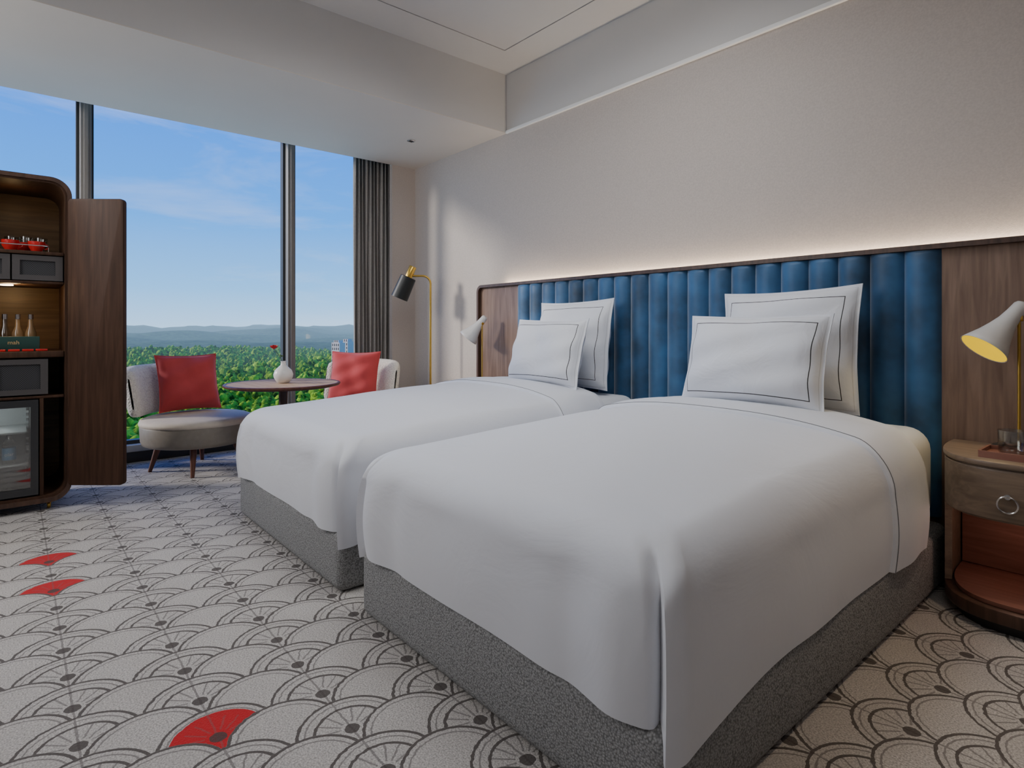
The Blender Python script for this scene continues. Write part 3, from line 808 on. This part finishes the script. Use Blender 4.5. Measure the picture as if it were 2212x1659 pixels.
for _ in range(3600):
    u=rs.rand(); rr=math.sqrt(150**2+u*(1500**2-150**2)) if rs.rand()<.62 else 150+rs.rand()*350
    a=d(-4+36*rs.rand()); x=-rr*math.cos(a); y=rr*math.sin(a)
    s_=3.8+3.4*rs.rand(); z=hgt(x,y,rr)
    blob(x,y,z+s_*1.3,s_,s_*1.25)
    nl=7 if rr<450 else 3
    for q in range(nl):
        an=rs.rand()*6.28; f_=.45+.5*rs.rand()
        blob(x+s_*f_*math.cos(an),y+s_*f_*math.sin(an),z+s_*(1.0+1.7*rs.rand()),s_*.40,s_*.48)
V=np.concatenate(VV); Fc=np.concatenate(FF)
me=bpy.data.meshes.new('forest'); me.vertices.add(len(V)); me.vertices.foreach_set('co',V.astype(np.float32).ravel())
me.loops.add(Fc.size); me.loops.foreach_set('vertex_index',Fc.astype(np.int32).ravel())
me.polygons.add(len(Fc)); me.polygons.foreach_set('loop_start',np.arange(0,Fc.size,3,dtype=np.int32))
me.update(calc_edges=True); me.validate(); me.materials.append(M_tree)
o=bpy.data.objects.new('forest',me); COL.objects.link(o); tag(o,'dense bright green forest canopy below the window','forest'); o['kind']='stuff'
def bmat():
    m,nt,b=newmat('apartment_facade')
    tc=nt.nodes.new('ShaderNodeTexCoord'); br=nt.nodes.new('ShaderNodeTexBrick'); br.offset=0
    mp=nt.nodes.new('ShaderNodeMapping'); mp.inputs['Rotation'].default_value=(PI/2,0,PI/2)
    nt.links.new(tc.outputs['Object'],mp.inputs['Vector']); nt.links.new(mp.outputs['Vector'],br.inputs['Vector'])
    br.inputs['Color1'].default_value=(.09,.08,.07,1); br.inputs['Color2'].default_value=(.14,.12,.10,1); br.inputs['Mortar'].default_value=(.85,.70,.55,1)
    br.inputs['Scale'].default_value=1; br.inputs['Mortar Size'].default_value=.9; br.inputs['Brick Width'].default_value=5; br.inputs['Row Height'].default_value=3.4
    nt.links.new(br.outputs['Color'],b.inputs['Base Color']); setin(b,'Roughness',.9); setin(b,'Specular IOR Level',.1); return m
M_b=bmat()
for (xi,yt,wid,dist,lab) in ((731,740,5,760,'white high-rise apartment block rising from the forest'),(751,737,7,800,'white apartment tower with grid of windows'),(769,741,6,830,'pale apartment tower beside another block')):
    k=(xi-1106)/1271; p=F*dist+R*(k*dist); zt=1.065+(709-yt)/1271*dist
    o=B().box(-7,7,-wid/1.0,wid/1.0,0,zt-GZ+20).box(-4,4,-4,4,zt-GZ+20,zt-GZ+23).obj('apartment_tower',M_b,loc=(p.x,p.y,GZ-20),rot=(0,0,.35),flat=True)
    tag(o,lab,'building','distant apartment towers')

# ---------------------------------------------------------------- world + lights
w=bpy.data.worlds.new('sky'); scene.world=w; w.use_nodes=True; nt=w.node_tree; nt.nodes.clear(); X.nt=nt
out=nt.nodes.new('ShaderNodeOutputWorld'); bg=nt.nodes.new('ShaderNodeBackground')
tc=nt.nodes.new('ShaderNodeTexCoord'); sp=nt.nodes.new('ShaderNodeSeparateXYZ'); nt.links.new(tc.outputs['Generated'],sp.inputs[0])
rp=nt.nodes.new('ShaderNodeValToRGB'); nt.links.new(sp.outputs[2],rp.inputs['Fac'])
e=rp.color_ramp.elements; e[0].position=0; e[0].color=(.42,.68,.98,1); e[1].position=.6; e[1].color=(.012,.11,.60,1)
q=e.new(.06); q.color=(.20,.53,1.0,1); q=e.new(.17); q.color=(.055,.34,1.0,1); q=e.new(.36); q.color=(.015,.20,.90,1)
mp=nt.nodes.new('ShaderNodeMapping'); mp.inputs['Scale'].default_value=(1,1,4.5); mp.inputs['Rotation'].default_value=(.1,.15,.5)
nt.links.new(tc.outputs['Generated'],mp.inputs['Vector'])
n=nt.nodes.new('ShaderNodeTexNoise'); n.inputs['Scale'].default_value=2.6; n.inputs['Detail'].default_value=9; n.inputs['Roughness'].default_value=.6; n.inputs['Distortion'].default_value=.5
nt.links.new(mp.outputs['Vector'],n.inputs['Vector'])
cr=nt.nodes.new('ShaderNodeValToRGB'); cr.color_ramp.elements[0].position=.55; cr.color_ramp.elements[1].position=.9; cr.color_ramp.elements[1].color=(.4,.4,.4,1)
nt.links.new(n.outputs['Fac'],cr.inputs['Fac'])
mxn=nt.nodes.new('ShaderNodeMix'); mxn.data_type='RGBA'; nt.links.new(cr.outputs['Color'],mxn.inputs[0]); nt.links.new(rp.outputs['Color'],mxn.inputs[6]); mxn.inputs[7].default_value=(.85,.9,.95,1)
nt.links.new(mxn.outputs[2],bg.inputs['Color']); bg.inputs['Strength'].default_value=1.75; nt.links.new(bg.outputs[0],out.inputs[0])

def light(name,kind,loc,energy,color=(1,1,1),vec=None,**k):
    l=bpy.data.lights.new(name,kind); l.energy=energy; l.color=color
    for a,b_ in k.items(): setattr(l,a,b_)
    o=bpy.data.objects.new(name,l); COL.objects.link(o); o.location=loc
    if vec is not None: o.rotation_euler=(-Vector(vec)).to_track_quat('Z','Y').to_euler()
    return o
light('sun','SUN',(-20,-20,20),3.2,(1,.92,.82),(.55,.78,-.34),angle=d(8))
po=light('sky_portal','AREA',(-5.68,.6,1.5),1,vec=(1,0,0),shape='RECTANGLE',size=4.6,size_y=2.8); po.data.cycles.is_portal=True
po.rotation_euler=(PI/2,0,-PI/2)
light('bed_fill','AREA',(-1.9,1.55,3.08),27,(.97,.985,1),(-.15,.1,-1),shape='RECTANGLE',size=1.7,size_y=1.0,spread=d(150))  # added unseen fill: brightens the bed tops, leaves foot faces shaded
light('window_downlight','AREA',(-4.3,-.9,2.6),36,(1,.98,.96),(-.1,.75,-1),shape='RECTANGLE',size=1.0,size_y=.6)  # added out-of-frame fill standing in for more daylight from the window side
light('ceiling_fill','AREA',(.4,-.3,3.08),15,(1,.97,.95),(-.25,.35,-1),shape='RECTANGLE',size=1.8,size_y=1.6)  # added ambient fill above the camera, not a room fixture
light('soft_fill','AREA',(-3.2,-1.3,1.9),24,(.98,.99,1),(.25,.9,-.30),shape='RECTANGLE',size=1.6,size_y=1.0)  # added soft fill aimed at the beds, no lamp stands there
light('warm_fill','SPOT',(.15,1.95,3.10),62,(1,.78,.54),(-.02,.05,-1),spot_size=1.0,spot_blend=.9,shadow_soft_size=.06)  # added fill that warms the carpet and nightstand right of the bed
light('headboard_glow','AREA',(-1.75,3.116,1.40),17,(1,.81,.60),(0,.12,1),shape='RECTANGLE',size=4.0,size_y=.02)
for (p,a),en in ((B1,2.0),(B2,1.8)):
    light('reading_bulb','SPOT',tuple(p),en,(1,.76,.40),a,spot_size=2.3,spot_blend=.6,shadow_soft_size=.03)
light('nightstand_glow','POINT',(-.432,2.80,.36),.5,(1,.62,.48),shadow_soft_size=.04)
light('cabinet_glow','POINT',(-4.55,.0,1.28),1.4,(1,.66,.30),shadow_soft_size=.03)
light('cabinet_glow_top','POINT',(-4.60,.0,1.82),.25,(1,.66,.30),shadow_soft_size=.03)
light('fridge_glow','POINT',(-4.60,-.1,.58),.9,(.9,.97,1),shadow_soft_size=.03)

# ---------------------------------------------------------------- camera
cd=bpy.data.cameras.new('camera'); cam=bpy.data.objects.new('camera',cd); COL.objects.link(cam)
cd.sensor_width=36; cd.lens=1271/2212*36; cd.shift_y=-(829.5-709)/2212; cd.clip_start=.05; cd.clip_end=30000
cam.location=(0,0,1.065); cam.rotation_euler=(PI/2,0,math.atan2(.7615,.6481))
scene.camera=cam
